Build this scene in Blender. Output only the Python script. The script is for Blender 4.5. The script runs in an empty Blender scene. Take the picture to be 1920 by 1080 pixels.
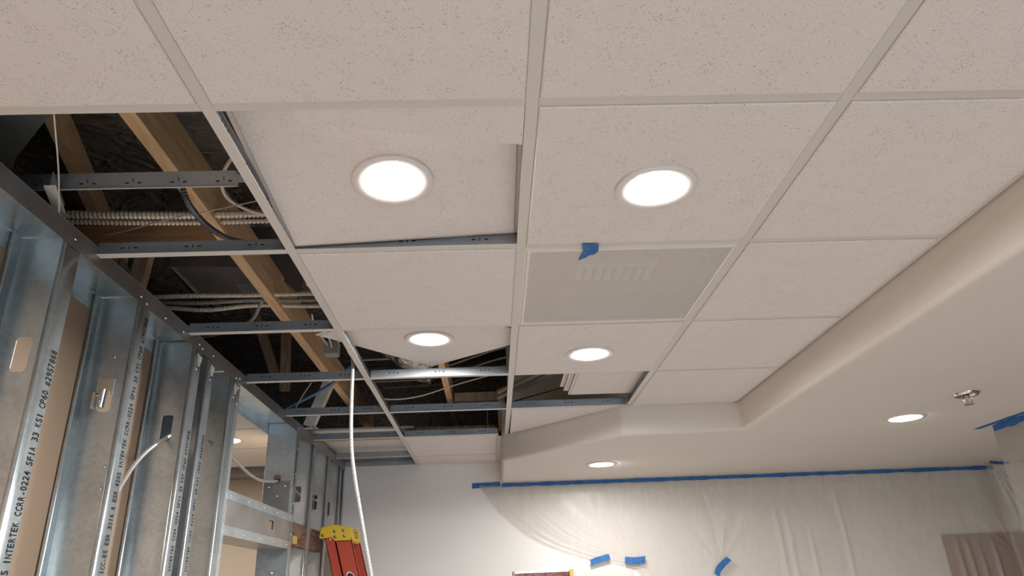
import bpy, bmesh, math, random
from mathutils import Vector, Matrix, noise

# ------------------------------------------------------------------ camera, world, exposure
SC = bpy.context.scene
COL = SC.collection
random.seed(7)
EYE = 1.585
cam_d = bpy.data.cameras.new('camera')
cam = bpy.data.objects.new('camera', cam_d)
COL.objects.link(cam)
SC.camera = cam
yaw, pitch, roll = 0.0391576, 0.4051402, -0.0420218
fw = Vector((math.sin(yaw) * math.cos(pitch), math.cos(yaw) * math.cos(pitch), math.sin(pitch)))
rt = Vector((math.cos(yaw), -math.sin(yaw), 0))
up = rt.cross(fw)
r2 = math.cos(roll) * rt + math.sin(roll) * up
u2 = -math.sin(roll) * rt + math.cos(roll) * up
M = Matrix((r2, u2, -fw)).transposed().to_4x4()
M.translation = Vector((0, 0, EYE))
cam.matrix_world = M
cam_d.sensor_width = 36.0
cam_d.lens = 1332.648 * 36.0 / 1920.0
cam_d.clip_start = 0.02

W = bpy.data.worlds.new('sky')
SC.world = W
W.use_nodes = True
bg = W.node_tree.nodes['Background']
bg.inputs['Color'].default_value = (0.62, 0.80, 1.0, 1)
bg.inputs['Strength'].default_value = 5.2
SC.view_settings.view_transform = 'Standard'
SC.view_settings.look = 'None'
SC.view_settings.gamma = 1.0
SC.view_settings.use_curve_mapping = False
SC.view_settings.exposure = 0.0
LAMP = 385.0
LAMP_COL = (1.0, 0.985, 0.96)
SC.cycles.use_denoising = True
SC.cycles.max_bounces = 12
SC.cycles.diffuse_bounces = 6
SC.cycles.sample_clamp_indirect = 6.0
SC.cycles.caustics_reflective = False

# ------------------------------------------------------------------ materials
MATS = {}


def new_mat(name, col, rough=0.6, metal=0.0, spec=0.5):
    m = bpy.data.materials.new(name)
    m.use_nodes = True
    b = m.node_tree.nodes['Principled BSDF']
    b.inputs['Base Color'].default_value = (*col, 1)
    b.inputs['Roughness'].default_value = rough
    b.inputs['Metallic'].default_value = metal
    b.inputs['Specular IOR Level'].default_value = spec
    MATS[name] = m
    return m, m.node_tree, b


def ramp(nt, fac, stops):
    r = nt.nodes.new('ShaderNodeValToRGB')
    e = r.color_ramp.elements
    while len(e) < len(stops):
        e.new(0.5)
    for k, (p, c) in enumerate(stops):
        e[k].position = p
        e[k].color = (*c, 1)
    nt.links.new(fac, r.inputs['Fac'])
    return r.outputs['Color']


def coords(nt, scale=(1, 1, 1)):
    tc = nt.nodes.new('ShaderNodeTexCoord')
    mp = nt.nodes.new('ShaderNodeMapping')
    mp.inputs['Scale'].default_value = scale
    nt.links.new(tc.outputs['Object'], mp.inputs['Vector'])
    return mp.outputs['Vector']


def noise_tex(nt, vec, scale, detail=4, rough=0.5, dist=0.0):
    n = nt.nodes.new('ShaderNodeTexNoise')
    n.inputs['Scale'].default_value = scale
    n.inputs['Detail'].default_value = detail
    n.inputs['Roughness'].default_value = rough
    n.inputs['Distortion'].default_value = dist
    nt.links.new(vec, n.inputs['Vector'])
    return n.outputs['Fac']


def bump(nt, b, h, strength=0.3, dist=0.01):
    n = nt.nodes.new('ShaderNodeBump')
    n.inputs['Strength'].default_value = strength
    n.inputs['Distance'].default_value = dist
    nt.links.new(h, n.inputs['Height'])
    nt.links.new(n.outputs['Normal'], b.inputs['Normal'])


# fissured mineral fibre tile
m, nt, b = new_mat('tile_face', (0.72, 0.66, 0.62), 0.9, spec=0.2)
v = coords(nt)
n1 = noise_tex(nt, v, 270, 3, 0.6, 1.2)
n2 = noise_tex(nt, v, 24, 2, 0.5)
mx = nt.nodes.new('ShaderNodeMath'); mx.operation = 'MULTIPLY_ADD'
mx.inputs[1].default_value = 0.16; nt.links.new(n2, mx.inputs[0]); nt.links.new(n1, mx.inputs[2])
c = ramp(nt, mx.outputs[0], [(0.0, (0.40, 0.355, 0.335)), (0.425, (0.46, 0.415, 0.39)), (0.475, (0.77, 0.712, 0.685)), (1.0, (0.81, 0.75, 0.725))])
nt.links.new(c, b.inputs['Base Color'])
bump(nt, b, mx.outputs[0], 0.25, 0.003)

m, nt, b = new_mat('white_cap', (0.66, 0.62, 0.58), 0.45)
m, nt, b = new_mat('lamp_trim', (0.74, 0.69, 0.67), 0.35)
m, nt, b = new_mat('tile_core', (0.62, 0.56, 0.50), 0.95, spec=0.1)


def galv(name, col, rough, spangle):
    m, nt, b = new_mat(name, col, rough, 0.82)
    v = coords(nt)
    vo = nt.nodes.new('ShaderNodeTexVoronoi'); vo.inputs['Scale'].default_value = 90
    nt.links.new(v, vo.inputs['Vector'])
    n = noise_tex(nt, v, 7, 3)
    a = nt.nodes.new('ShaderNodeMath'); a.operation = 'MULTIPLY_ADD'
    sp = nt.nodes.new('ShaderNodeSeparateColor'); nt.links.new(vo.outputs['Color'], sp.inputs[0])
    nt.links.new(sp.outputs[0], a.inputs[0]); a.inputs[1].default_value = spangle; nt.links.new(n, a.inputs[2])
    lo = tuple(x * 0.82 for x in col); hi = tuple(min(1, x * 1.15) for x in col)
    nt.links.new(ramp(nt, a.outputs[0], [(0.3, lo), (0.8, hi)]), b.inputs['Base Color'])
    mr = nt.nodes.new('ShaderNodeMapRange')
    mr.inputs['To Min'].default_value = rough - 0.06; mr.inputs['To Max'].default_value = rough + 0.10
    nt.links.new(n, mr.inputs['Value']); nt.links.new(mr.outputs[0], b.inputs['Roughness'])


galv('galvanised', (0.60, 0.655, 0.68), 0.30, 0.22)
galv('tee_metal', (0.36, 0.385, 0.405), 0.46, 0.1)
galv('duct_steel', (0.40, 0.41, 0.42), 0.42, 0.1)
MATS['duct_steel'].node_tree.nodes['Principled BSDF'].inputs['Metallic'].default_value = 0.4
galv('lit_steel', (0.86, 0.83, 0.79), 0.5, 0.1)  # lighter galvanised copy with warm reflected light put into its colour
MATS['lit_steel'].node_tree.nodes['Principled BSDF'].inputs['Metallic'].default_value = 0.25
galv('header_steel', (0.44, 0.425, 0.41), 0.36, 0.12)
galv('dark_steel', (0.34, 0.33, 0.33), 0.38, 0.1)
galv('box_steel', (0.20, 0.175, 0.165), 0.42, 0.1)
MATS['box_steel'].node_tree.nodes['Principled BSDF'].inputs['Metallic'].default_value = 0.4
new_mat('zinc', (0.80, 0.80, 0.78), 0.25, 1.0)
new_mat('chrome', (0.75, 0.70, 0.66), 0.12, 1.0)
new_mat('slot_dark', (0.012, 0.012, 0.012), 0.8)
new_mat('ink', (0.018, 0.016, 0.015), 0.7, spec=0.1)


def wood(name, light, dark, axis):
    m, nt, b = new_mat(name, light, 0.75, spec=0.25)
    s = [9, 9, 9]; s[axis] = 0.7
    v = coords(nt, s)
    n = noise_tex(nt, v, 6, 5, 0.6, 0.6)
    nt.links.new(ramp(nt, n, [(0.3, dark), (0.55, light), (0.8, tuple(min(1, x * 1.12) for x in light))]), b.inputs['Base Color'])
    bump(nt, b, n, 0.15, 0.003)


wood('joist_wood', (0.78, 0.52, 0.31), (0.60, 0.37, 0.20), 1)
wood('cross_wood', (0.80, 0.46, 0.23), (0.56, 0.29, 0.12), 0)
wood('post_wood', (0.50, 0.35, 0.24), (0.32, 0.21, 0.13), 2)
m, nt, b = new_mat('laminated_wood', (0.40, 0.25, 0.15), 0.75)
v = coords(nt, (4, 2.2, 16))
n = noise_tex(nt, v, 2.6, 4, 0.55, 1.6)
nt.links.new(ramp(nt, n, [(0.40, (0.11, 0.06, 0.04)), (0.52, (0.24, 0.135, 0.085)), (0.7, (0.33, 0.20, 0.13))]), b.inputs['Base Color'])


def paint(name, col, rough=0.6, fine=0.06):
    m, nt, b = new_mat(name, col, rough, spec=0.3)
    v = coords(nt)
    n = noise_tex(nt, v, 1.3, 3)
    nt.links.new(ramp(nt, n, [(0.3, tuple(x * 0.975 for x in col)), (0.7, tuple(min(1, x * 1.02) for x in col))]), b.inputs['Base Color'])
    bump(nt, b, noise_tex(nt, v, 160, 3), fine, 0.002)


paint('wall_paint', (0.86, 0.83, 0.80))
paint('soffit_paint', (0.72, 0.655, 0.59))
paint('next_room_paint', (0.72, 0.60, 0.47))
paint('floor_screed', (0.52, 0.505, 0.485), 0.55, 0.2)
paint('gypsum_paper', (0.42, 0.31, 0.225), 0.85)
paint('gypsum_white', (0.74, 0.71, 0.67), 0.8)
paint('brown_board', (0.36, 0.19, 0.11), 0.55)
paint('unlit_wall_paint', (0.22, 0.19, 0.165))  # darkness of the unlit space beyond the right sheet, put into the colour
paint('joint_compound', (0.80, 0.78, 0.75), 0.7)
m, nt, b = new_mat('black_membrane', (0.27, 0.235, 0.215), 0.22)
v = coords(nt, (1.0, 1.6, 1.0))
bump(nt, b, noise_tex(nt, v, 6, 3, 0.5, 2.0), 1.0, 0.06)
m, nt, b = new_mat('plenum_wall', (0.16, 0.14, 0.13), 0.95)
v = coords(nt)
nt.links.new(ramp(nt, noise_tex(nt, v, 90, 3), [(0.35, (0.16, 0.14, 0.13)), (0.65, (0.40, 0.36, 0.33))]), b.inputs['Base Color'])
m, nt, b = new_mat('foil', (0.46, 0.44, 0.42), 0.22, 1.0)
v = coords(nt)
bump(nt, b, noise_tex(nt, v, 22, 3, 0.6, 1.0), 0.7, 0.02)
m, nt, b = new_mat('pink_wool', (0.60, 0.30, 0.28), 1.0, spec=0.05)
v = coords(nt)
n = noise_tex(nt, v, 30, 5, 0.7)
nt.links.new(ramp(nt, n, [(0.3, (0.36, 0.16, 0.14)), (0.7, (0.78, 0.46, 0.42))]), b.inputs['Base Color'])
bump(nt, b, n, 1.0, 0.02)
new_mat('cable_armour', (0.60, 0.58, 0.54), 0.42, 0.6)
new_mat('hanging_armour', (0.50, 0.49, 0.46), 0.5, 0.3)
new_mat('cable_pale', (0.80, 0.70, 0.58), 0.5, 0.15)
new_mat('cable_dark', (0.12, 0.125, 0.13), 0.4, 0.4)
new_mat('cable_grey', (0.34, 0.30, 0.27), 0.55, 0.1)
new_mat('wire_white', (0.70, 0.68, 0.64), 0.5)
new_mat('wire_steel', (0.62, 0.60, 0.57), 0.35, 0.7)
new_mat('blue_tube', (0.10, 0.19, 0.36), 0.4)
m, nt, b = new_mat('blue_tape', (0.04, 0.15, 0.42), 0.55, spec=0.3)
v = coords(nt)
nt.links.new(ramp(nt, noise_tex(nt, v, 45, 3), [(0.35, (0.032, 0.125, 0.36)), (0.65, (0.05, 0.175, 0.47))]), b.inputs['Base Color'])
bump(nt, b, noise_tex(nt, v, 320, 2), 0.2, 0.001)
new_mat('ladder_orange', (0.50, 0.062, 0.028), 0.45)
m, nt, b = new_mat('ladder_yellow', (0.78, 0.52, 0.03), 0.5)
new_mat('logo_black', (0.012, 0.012, 0.014), 0.4)
new_mat('logo_white', (0.75, 0.74, 0.72), 0.5)
new_mat('tread_metal', (0.62, 0.62, 0.62), 0.4, 0.9)
new_mat('grille_paint', (0.80, 0.745, 0.70), 0.5)
new_mat('grille_inside', (0.26, 0.245, 0.235), 0.7)
new_mat('rubber', (0.03, 0.03, 0.03), 0.7)
new_mat('sticker_yellow', (0.70, 0.45, 0.12), 0.6)

m, nt, b = new_mat('lamp_lens', (0.9, 0.9, 0.9), 0.4)
b.inputs['Emission Color'].default_value = (*LAMP_COL, 1)
b.inputs['Emission Strength'].default_value = LAMP


m, nt, b = new_mat('slim_lens', (0.9, 0.9, 0.9), 0.4)
b.inputs['Emission Color'].default_value = (*LAMP_COL, 1)
b.inputs['Emission Strength'].default_value = LAMP * 0.72


def film(name, col, alpha, rough):
    m, nt, b = new_mat(name, col, rough, spec=0.6)
    tr = nt.nodes.new('ShaderNodeBsdfTransparent')
    tr.inputs['Color'].default_value = (0.93, 0.91, 0.88, 1)
    mix = nt.nodes.new('ShaderNodeMixShader')
    v = coords(nt, (3, 3, 0.8))
    n = noise_tex(nt, v, 5, 4, 0.6, 0.8)
    mr = nt.nodes.new('ShaderNodeMapRange')
    mr.inputs['To Min'].default_value = alpha - 0.08; mr.inputs['To Max'].default_value = alpha + 0.08
    nt.links.new(n, mr.inputs['Value'])
    nt.links.new(mr.outputs[0], mix.inputs['Fac'])
    nt.links.new(tr.outputs[0], mix.inputs[1]); nt.links.new(b.outputs[0], mix.inputs[2])
    nt.links.new(mix.outputs[0], nt.nodes['Material Output'].inputs['Surface'])
    v2 = coords(nt, (7, 7, 1.4))
    bump(nt, b, noise_tex(nt, v2, 4, 3, 0.5, 1.2), 0.09, 0.01)


film('clear_film', (0.74, 0.71, 0.67), 0.36, 0.32)
film('shaded_film', (0.20, 0.18, 0.16), 0.40, 0.58)  # darkened copy of the film: the unlit room behind is put into its colour
MATS['shaded_film'].node_tree.nodes['Principled BSDF'].inputs['Specular IOR Level'].default_value = 0.2


# ------------------------------------------------------------------ mesh helpers
class MB:
    def __init__(s):
        s.v = []; s.f = []; s.m = []; s.k = 0

    def quad(s, *p):
        n = len(s.v); s.v += [tuple(q) for q in p]; s.f.append(tuple(range(n, n + len(p)))); s.m.append(s.k); return s

    def hexa(s, p):          # 8 points: bottom ring 0-3 ccw, top ring 4-7
        n = len(s.v); s.v += [tuple(q) for q in p]
        for f in ((3, 2, 1, 0), (4, 5, 6, 7), (0, 1, 5, 4), (1, 2, 6, 5), (2, 3, 7, 6), (3, 0, 4, 7)):
            s.f.append(tuple(n + i for i in f)); s.m.append(s.k)
        return s

    def box(s, x0, x1, y0, y1, z0, z1):
        x0, x1 = sorted((x0, x1)); y0, y1 = sorted((y0, y1)); z0, z1 = sorted((z0, z1))
        return s.hexa([(x0, y0, z0), (x1, y0, z0), (x1, y1, z0), (x0, y1, z0), (x0, y0, z1), (x1, y0, z1), (x1, y1, z1), (x0, y1, z1)])

    def frustum(s, poly0, z0, poly1, z1):
        n = len(s.v); k = len(poly0)
        s.v += [(x, y, z0) for x, y in poly0] + [(x, y, z1) for x, y in poly1]
        s.f.append(tuple(n + i for i in reversed(range(k)))); s.f.append(tuple(n + k + i for i in range(k))); s.m += [s.k, s.k]
        for i in range(k):
            j = (i + 1) % k
            s.f.append((n + i, n + j, n + k + j, n + k + i)); s.m.append(s.k)
        return s

    def bar(s, a, b, w, h, upv=(0, 0, 1)):
        a = Vector(a); b = Vector(b); d = (b - a).normalized(); u = Vector(upv)
        sd = d.cross(u).normalized(); u = sd.cross(d).normalized()
        P = []
        for q in (a, b):
            P.append([q - sd * w / 2 - u * h / 2, q + sd * w / 2 - u * h / 2, q + sd * w / 2 + u * h / 2, q - sd * w / 2 + u * h / 2])
        return s.hexa(P[0] + P[1])

    def tube(s, pts, r, n=8, pitch=0.0, amp=0.0, caps=True):
        pts = [Vector(p) for p in pts]
        L = [0]
        for i in range(1, len(pts)):
            L.append(L[-1] + (pts[i] - pts[i - 1]).length)
        if pitch:
            k = max(2, int(L[-1] / pitch * 2)); new = []
            for q in range(k + 1):
                t = L[-1] * q / k; i = 0
                while i < len(pts) - 2 and L[i + 1] < t: i += 1
                new.append(pts[i].lerp(pts[i + 1], (t - L[i]) / max(1e-9, L[i + 1] - L[i])))
            pts = new
        base = len(s.v); prev = None
        for i, p in enumerate(pts):
            d = (pts[min(i + 1, len(pts) - 1)] - pts[max(i - 1, 0)]).normalized()
            if prev is None:
                u = d.orthogonal().normalized()
            else:
                u = (prev - d * prev.dot(d)).normalized()
            prev = u; w = d.cross(u)
            rr = r[i] if isinstance(r, list) else r
            if pitch: rr = rr + (amp if i % 2 else -amp)
            for j in range(n):
                a = 2 * math.pi * j / n
                s.v.append(tuple(p + (u * math.cos(a) + w * math.sin(a)) * rr))
        for i in range(len(pts) - 1):
            for j in range(n):
                j2 = (j + 1) % n
                s.f.append((base + i * n + j, base + i * n + j2, base + (i + 1) * n + j2, base + (i + 1) * n + j)); s.m.append(s.k)
        if caps:
            s.f.append(tuple(base + j for j in reversed(range(n)))); s.m.append(s.k)
            e = base + (len(pts) - 1) * n
            s.f.append(tuple(e + j for j in range(n))); s.m.append(s.k)
        return s

    def lathe(s, c, prof, n=40, axis='z'):
        base = len(s.v)
        for r, z in prof:
            for j in range(n):
                a = 2 * math.pi * j / n
                q = (r * math.cos(a), r * math.sin(a), z)
                if axis == 'x': q = (q[2], q[0], q[1])
                s.v.append((c[0] + q[0], c[1] + q[1], c[2] + q[2]))
        for i in range(len(prof) - 1):
            for j in range(n):
                j2 = (j + 1) % n
                s.f.append((base + i * n + j, base + i * n + j2, base + (i + 1) * n + j2, base + (i + 1) * n + j)); s.m.append(s.k)
        return s

    def disc(s, c, r, n=40, flip=False):
        base = len(s.v)
        for j in range(n):
            a = 2 * math.pi * j / n
            s.v.append((c[0] + r * math.cos(a), c[1] + r * math.sin(a), c[2]))
        f = tuple(base + j for j in range(n))
        s.f.append(tuple(reversed(f)) if flip else f); s.m.append(s.k)
        return s

    def build(s, name, mats, parent=None, smooth=False, fix=True):
        me = bpy.data.meshes.new(name)
        me.from_pydata(s.v, [], s.f)
        if isinstance(mats, str): mats = [mats]
        for q in mats: me.materials.append(MATS[q])
        me.polygons.foreach_set('material_index', s.m)
        if fix:
            bm = bmesh.new(); bm.from_mesh(me)
            bmesh.ops.recalc_face_normals(bm, faces=bm.faces)
            bm.to_mesh(me); bm.free()
        if smooth:
            me.shade_smooth()
            try: me.set_sharp_from_angle(angle=math.radians(40))
            except Exception: pass
        o = bpy.data.objects.new(name, me)
        COL.objects.link(o)
        if parent: o.parent = parent; o.matrix_parent_inverse = Matrix.Translation(parent.location).inverted() if parent.location.length else Matrix()
        return o


def tag(o, label=None, cat=None, group=None, kind=None):
    if label: o['label'] = label
    if cat: o['category'] = cat
    if group: o['group'] = group
    if kind: o['kind'] = kind
    return o


def thing(name, label, cat, group=None, loc=(0, 0, 0), kind=None):
    o = bpy.data.objects.new(name, None)
    COL.objects.link(o)
    o.empty_display_size = 0.05
    o.location = loc
    return tag(o, label, cat, group, kind)


def smooth_path(pts, k=8):
    P = [Vector(p) for p in pts]
    if len(P) < 3: return P
    P = [2 * P[0] - P[1]] + P + [2 * P[-1] - P[-2]]
    out = []
    for i in range(1, len(P) - 2):
        for j in range(k):
            t = j / k
            a, b_, c_, d = P[i - 1], P[i], P[i + 1], P[i + 2]
            out.append(0.5 * ((2 * b_) + (c_ - a) * t + (2 * a - 5 * b_ + 4 * c_ - d) * t * t + (3 * b_ - a - 3 * c_ + d) * t ** 3))
    out.append(P[-2])
    return out


# ------------------------------------------------------------------ key dimensions (metres)
G = 0.6096
ZC = 2.44                      # underside of the tee grid
XA, XB, XC = -0.5134, 0.0962, 0.7058
TY = {k: 1.0985 + (k - 1) * G for k in range(-8, 9)}
XW, XF = -1.02, -1.172         # room face / far face of the stud wall
YB = 5.09                      # back wall
XS = 1.265                     # soffit face
ZS = 2.29                      # dropped drywall ceiling

# ------------------------------------------------------------------ structure
f = tag(MB().box(-4.6, 4.2, -4, 5.3, -0.1, 0).build('floor', 'floor_screed'), 'bare grey screed floor of the room under renovation', kind='structure')

# back wall with the opened patch low down
wb = MB()
wb.box(XF, 0.12, YB, YB + 0.12, 0, 2.62)
wb.box(0.12, 0.53, YB, YB + 0.12, 1.715, 2.62).box(0.12, 0.53, YB, YB + 0.12, 0, 0.9)
wb.box(0.53, 4.2, YB, YB + 0.12, 0, 2.62).box(-4.6, 4.2, YB + 0.155, YB + 0.2, 2.3, 3.32)
back = tag(wb.build('wall_back', 'wall_paint'), 'off-white painted back wall below the ceiling grid', kind='structure')
MB().box(0.535, 0.93, YB - 0.006, YB, 0.9, 1.708).build('patch_board', 'gypsum_white', back)
for x0, x1 in ((0.122, 0.14), (0.505, 0.53)):
    MB().box(x0, x1, YB + 0.002, YB + 0.11, 0.9, 1.714).build('opening_edge', 'sticker_yellow' if x0 > .4 else 'post_wood', back)
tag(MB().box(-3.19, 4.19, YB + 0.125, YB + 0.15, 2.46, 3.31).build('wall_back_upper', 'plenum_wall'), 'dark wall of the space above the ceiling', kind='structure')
tag(MB().box(4.2, 4.32, -4, YB + 0.12, 0, 3.32).build('wall_right', 'unlit_wall_paint'), 'wall at the far right of the room, coloured dark brown to stand for unlit space', kind='structure')
wr = MB()
wr.box(-4.6, 0.3, -4.12, -4, 0, 3.3).box(3.3, 4.32, -4.12, -4, 0, 3.3).box(0.3, 3.3, -4.12, -4, 0, 0.8).box(0.3, 3.3, -4.12, -4, 2.25, 3.3)
tag(wr.build('wall_rear', 'wall_paint'), 'off-white rear wall with a window opening', kind='structure')

# gypsum board on the far side of the stud wall
wl = tag(MB().box(XF - 0.018, XF - 0.004, -4, 1.70, 0, 2.411).build('wall_left', 'gypsum_paper'), 'brown paper back of gypsum board behind the metal studs', kind='structure')
MB().box(XF - 0.018, XF - 0.004, 1.703, 2.86, 0, 2.411).build('gypsum_sheet', 'gypsum_paper', wl)
MB().box(XF - 0.018, XF - 0.004, 3.86, YB, 0, 2.411).build('gypsum_sheet', 'gypsum_paper', wl)

# black membrane under the roof
MBm = MB()
nx, ny = 60, 90
x0, x1, y0, y1 = -3.2, 4.2, -0.6, 5.3
for j in range(ny + 1):
    for i in range(nx + 1):
        x = x0 + (x1 - x0) * i / nx; y = y0 + (y1 - y0) * j / ny
        MBm.v.append((x, y, 3.22 + 0.05 * noise.noise((x * 2.2, y * 2.6, 0)) + 0.02 * noise.noise((x * 8, y * 9, 3))))
for j in range(ny):
    for i in range(nx):
        a = j * (nx + 1) + i
        MBm.f.append((a, a + nx + 1, a + nx + 2, a + 1)); MBm.m.append(0)
tag(MBm.build('ceiling_deck', 'black_membrane', smooth=True, fix=False), 'black crinkled membrane under the roof deck', kind='structure')
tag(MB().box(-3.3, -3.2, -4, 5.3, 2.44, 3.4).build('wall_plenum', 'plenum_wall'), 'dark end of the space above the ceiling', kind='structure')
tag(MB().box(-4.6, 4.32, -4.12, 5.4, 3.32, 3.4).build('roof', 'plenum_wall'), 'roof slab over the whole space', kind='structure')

# dropped drywall ceiling with rounded soffit edges
foot = [(0.065, YB), (0.065, 4.2), (0.67, 3.555), (XS + 0.008, 3.555), (XS, -4), (4.2, -4), (4.2, YB)]
bm = bmesh.new()
lo = [bm.verts.new((x, y, ZS)) for x, y in foot]
hi = [bm.verts.new((x, y, 2.62)) for x, y in foot]
bm.faces.new(lo); bm.faces.new(list(reversed(hi)))
for i in range(len(foot)):
    j = (i + 1) % len(foot)
    bm.faces.new((lo[i], hi[i], hi[j], lo[j]))
bmesh.ops.recalc_face_normals(bm, faces=bm.faces)
bm.edges.ensure_lookup_table()
ed = [e for e in bm.edges if all(q in lo[0:5] for q in e.verts)]
ed += [e for e in bm.edges if e.verts[0] in lo[1:4] and e.verts[1] in hi[1:4] or e.verts[1] in lo[1:4] and e.verts[0] in hi[1:4]]
bmesh.ops.bevel(bm, geom=ed, offset=0.022, segments=4, affect='EDGES', profile=0.5)
me = bpy.data.meshes.new('ceiling_soffit'); bm.to_mesh(me); bm.free()
me.materials.append(MATS['soffit_paint']); me.shade_smooth(); me.set_sharp_from_angle(angle=math.radians(30))
sof = bpy.data.objects.new('ceiling_soffit', me); COL.objects.link(sof)
tag(sof, 'smooth beige dropped drywall ceiling with rounded soffit edges', kind='structure')
# wall angle trim along the soffit faces
tr = MB()
tr.box(XS - 0.016, XS, -4, 3.553, ZC - 0.0005, ZC + 0.001)
tr.box(XC, XS, 3.538, 3.554, ZC - 0.0005, ZC + 0.001)
tr.box(0.040, 0.064, 4.2, YB - .002, ZC - 0.002, ZC + 0.001)
tr.box(XA, 0.05, YB - 0.022, YB - .001, ZC - 0.001, ZC + 0.001)
tag(tr.build('trim_1', 'white_cap'), 'white wall angle where the ceiling grid meets walls', kind='structure')
tag(MB().box(XW, XA, YB - 0.03, YB - .001, ZC, ZC + 0.03).build('trim_2', 'tee_metal'), 'bare metal angle on top of the back wall', kind='structure')

# adjoining room seen through the framed opening
nr = tag(MB().box(-4.6, -4.5, -4, 5.3, 0, 3.32).build('wall_far', 'next_room_paint'), 'beige far wall of the adjoining room', kind='structure')
tag(MB().box(-4.5, XF - .02, 5.2, 5.3, 0, 2.44).build('wall_next_room', 'next_room_paint'), 'beige end wall of the adjoining room seen through the framed opening', kind='structure')
nc = thing('ceiling_next_room', 'white panel ceiling of the adjoining room seen through the opening', None, kind='structure')
for (ya, yb) in ((-4, 2.5), (2.515, 3.12), (3.135, 3.745), (3.76, 4.26), (4.275, 4.88), (4.895, 5.19)):
    MB().box(-4.5, XF - .021, ya, yb, 2.43 if ya < 4.8 else 2.44, 2.45).build('ceiling_panel', 'gypsum_white', nc)
MB().box(-4.5, XF - .022, -4, 5.19, 2.452, 2.458).build('backing', 'grille_inside', nc)
o = MB().box(-4.5, XF - .03, 4.93, 5.16, 2.39, 2.438).build('ceiling_strip', 'dark_steel')  # dark strip just below the ceiling panels
tag(o, 'dark strip across the adjoining room ceiling', 'beam')

# ------------------------------------------------------------------ suspended ceiling: grid and tiles
ceil = thing('ceiling', 'white suspended ceiling grid with fissured tiles', None, kind='structure')


def tee(a, b, name, parent, slots=True, tilt=None):
    """inverted tee: bare metal web with a white painted cap; a,b = ends of the cap underside"""
    a = Vector(a); b = Vector(b)
    d = (b - a).normalized(); L = (b - a).length
    sd = Vector((d.y, -d.x, 0)).normalized()
    z = Vector((0, 0, 1))

    def P(t, s, h): return a + d * t + sd * s + z * h
    w = MB()

    def bx(t0, t1, s0, s1, h0, h1):
        w.hexa([P(t0, s0, h0), P(t1, s0, h0), P(t1, s1, h0), P(t0, s1, h0), P(t0, s0, h1), P(t1, s0, h1), P(t1, s1, h1), P(t0, s1, h1)])
    bx(0.001, L - .001, -0.0009, 0.0009, 0.0012, 0.032)
    bx(0.004, L - .004, -0.0032, 0.0032, 0.030, 0.0375)
    bx(0.001, L - .001, -0.0019, 0.0019, 0.0012, 0.010)
    if slots and L > 0.3:
        w.k = 1
        n = max(1, int(L / 0.15))
        for i in range(n):
            t = (i + 0.5) * L / n
            bx(t - .0012, t + .0012, -.0013, .0013, .018, .028)
            bx(t - .022, t - .012, -.0013, .0013, .021, .0245)
            bx(t + .012, t + .022, -.0013, .0013, .021, .0245)
    o = w.build(name, ['tee_metal', 'slot_dark'], parent)
    w = MB()
    bx(0, L, -0.0122, 0.0122, 0, 0.0011)
    w.build('painted_cap', 'white_cap', o)
    return o


mains = [tee((XA, -3.9, ZC), (XA, YB - .03, ZC), 'main_runner', ceil),
         tee((XB, -3.9, ZC), (XB, 4.16, ZC), 'main_runner', ceil),
         tee((XC, -3.9, ZC), (XC, 3.53, ZC), 'main_runner', ceil)]
cols = {0: (XW + 0.002, XA), 1: (XA, XB), 2: (XB, XC), 3: (XC, XS - 0.003)}
gap = 0.013
for k in range(-7, 8):
    for c_, (xa, xb) in cols.items():
        if c_ == 3 and k > 4: continue
        if c_ == 2 and k > 5: continue
        if k == 5 and c_ == 3: continue
        a0 = xa + (0.0 if c_ == 0 else gap); b0 = xb - (0.0 if c_ == 3 else gap)
        if c_ == 0: a0 = XF + 0.03 if False else XW - 0.004
        if k == 7 and c_ == 1: b0 = 0.04
        if k == 6 and c_ == 1: b0 = 0.045
        y = TY[k]
        zz = ZC if c_ else ZC
        tee((a0, y, zz), (b0, y, zz), 'cross_tee', ceil, slots=(1 <= k <= 6))


def tile_poly(poly, name, parent=None, z=ZC + 0.0013, loc=None):
    """tegular mineral tile on a convex polygon (cell outline, tee centre lines)"""
    def inset(p, d):
        n = len(p); cx = sum(q[0] for q in p) / n; cy = sum(q[1] for q in p) / n
        out = []
        for i in range(n):
            p0, p1, p2 = Vector(p[i - 1]), Vector(p[i]), Vector(p[(i + 1) % n])
            e1 = (p1 - p0).normalized(); e2 = (p2 - p1).normalized()
            n1 = Vector((-e1.y, e1.x)); n2 = Vector((-e2.y, e2.x))
            bis = (n1 + n2); s = 2.0 / max(0.3, bis.length_squared)
            q = p1 + bis * s * d
            out.append((q.x, q.y))
        return out
    mb = MB()
    mb.k = 1
    mb.frustum(inset(poly, 0.003), z, inset(poly, 0.003), z + 0.013)
    mb.k = 0
    mb.frustum(inset(poly, 0.0165), z - 0.0055, inset(poly, 0.0145), z - 0.0035)
    mb.frustum(inset(poly, 0.0145), z - 0.0035, inset(poly, 0.0145), z + 0.0005)
    return mb.build(name, ['tile_face', 'tile_core'], parent)


def cell(c_, r):
    xa, xb = cols[c_]
    if c_ == 0: xa += .004
    return [(xa, TY[r]), (xb, TY[r]), (xb, TY[r + 1]), (xa, TY[r + 1])]


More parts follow.
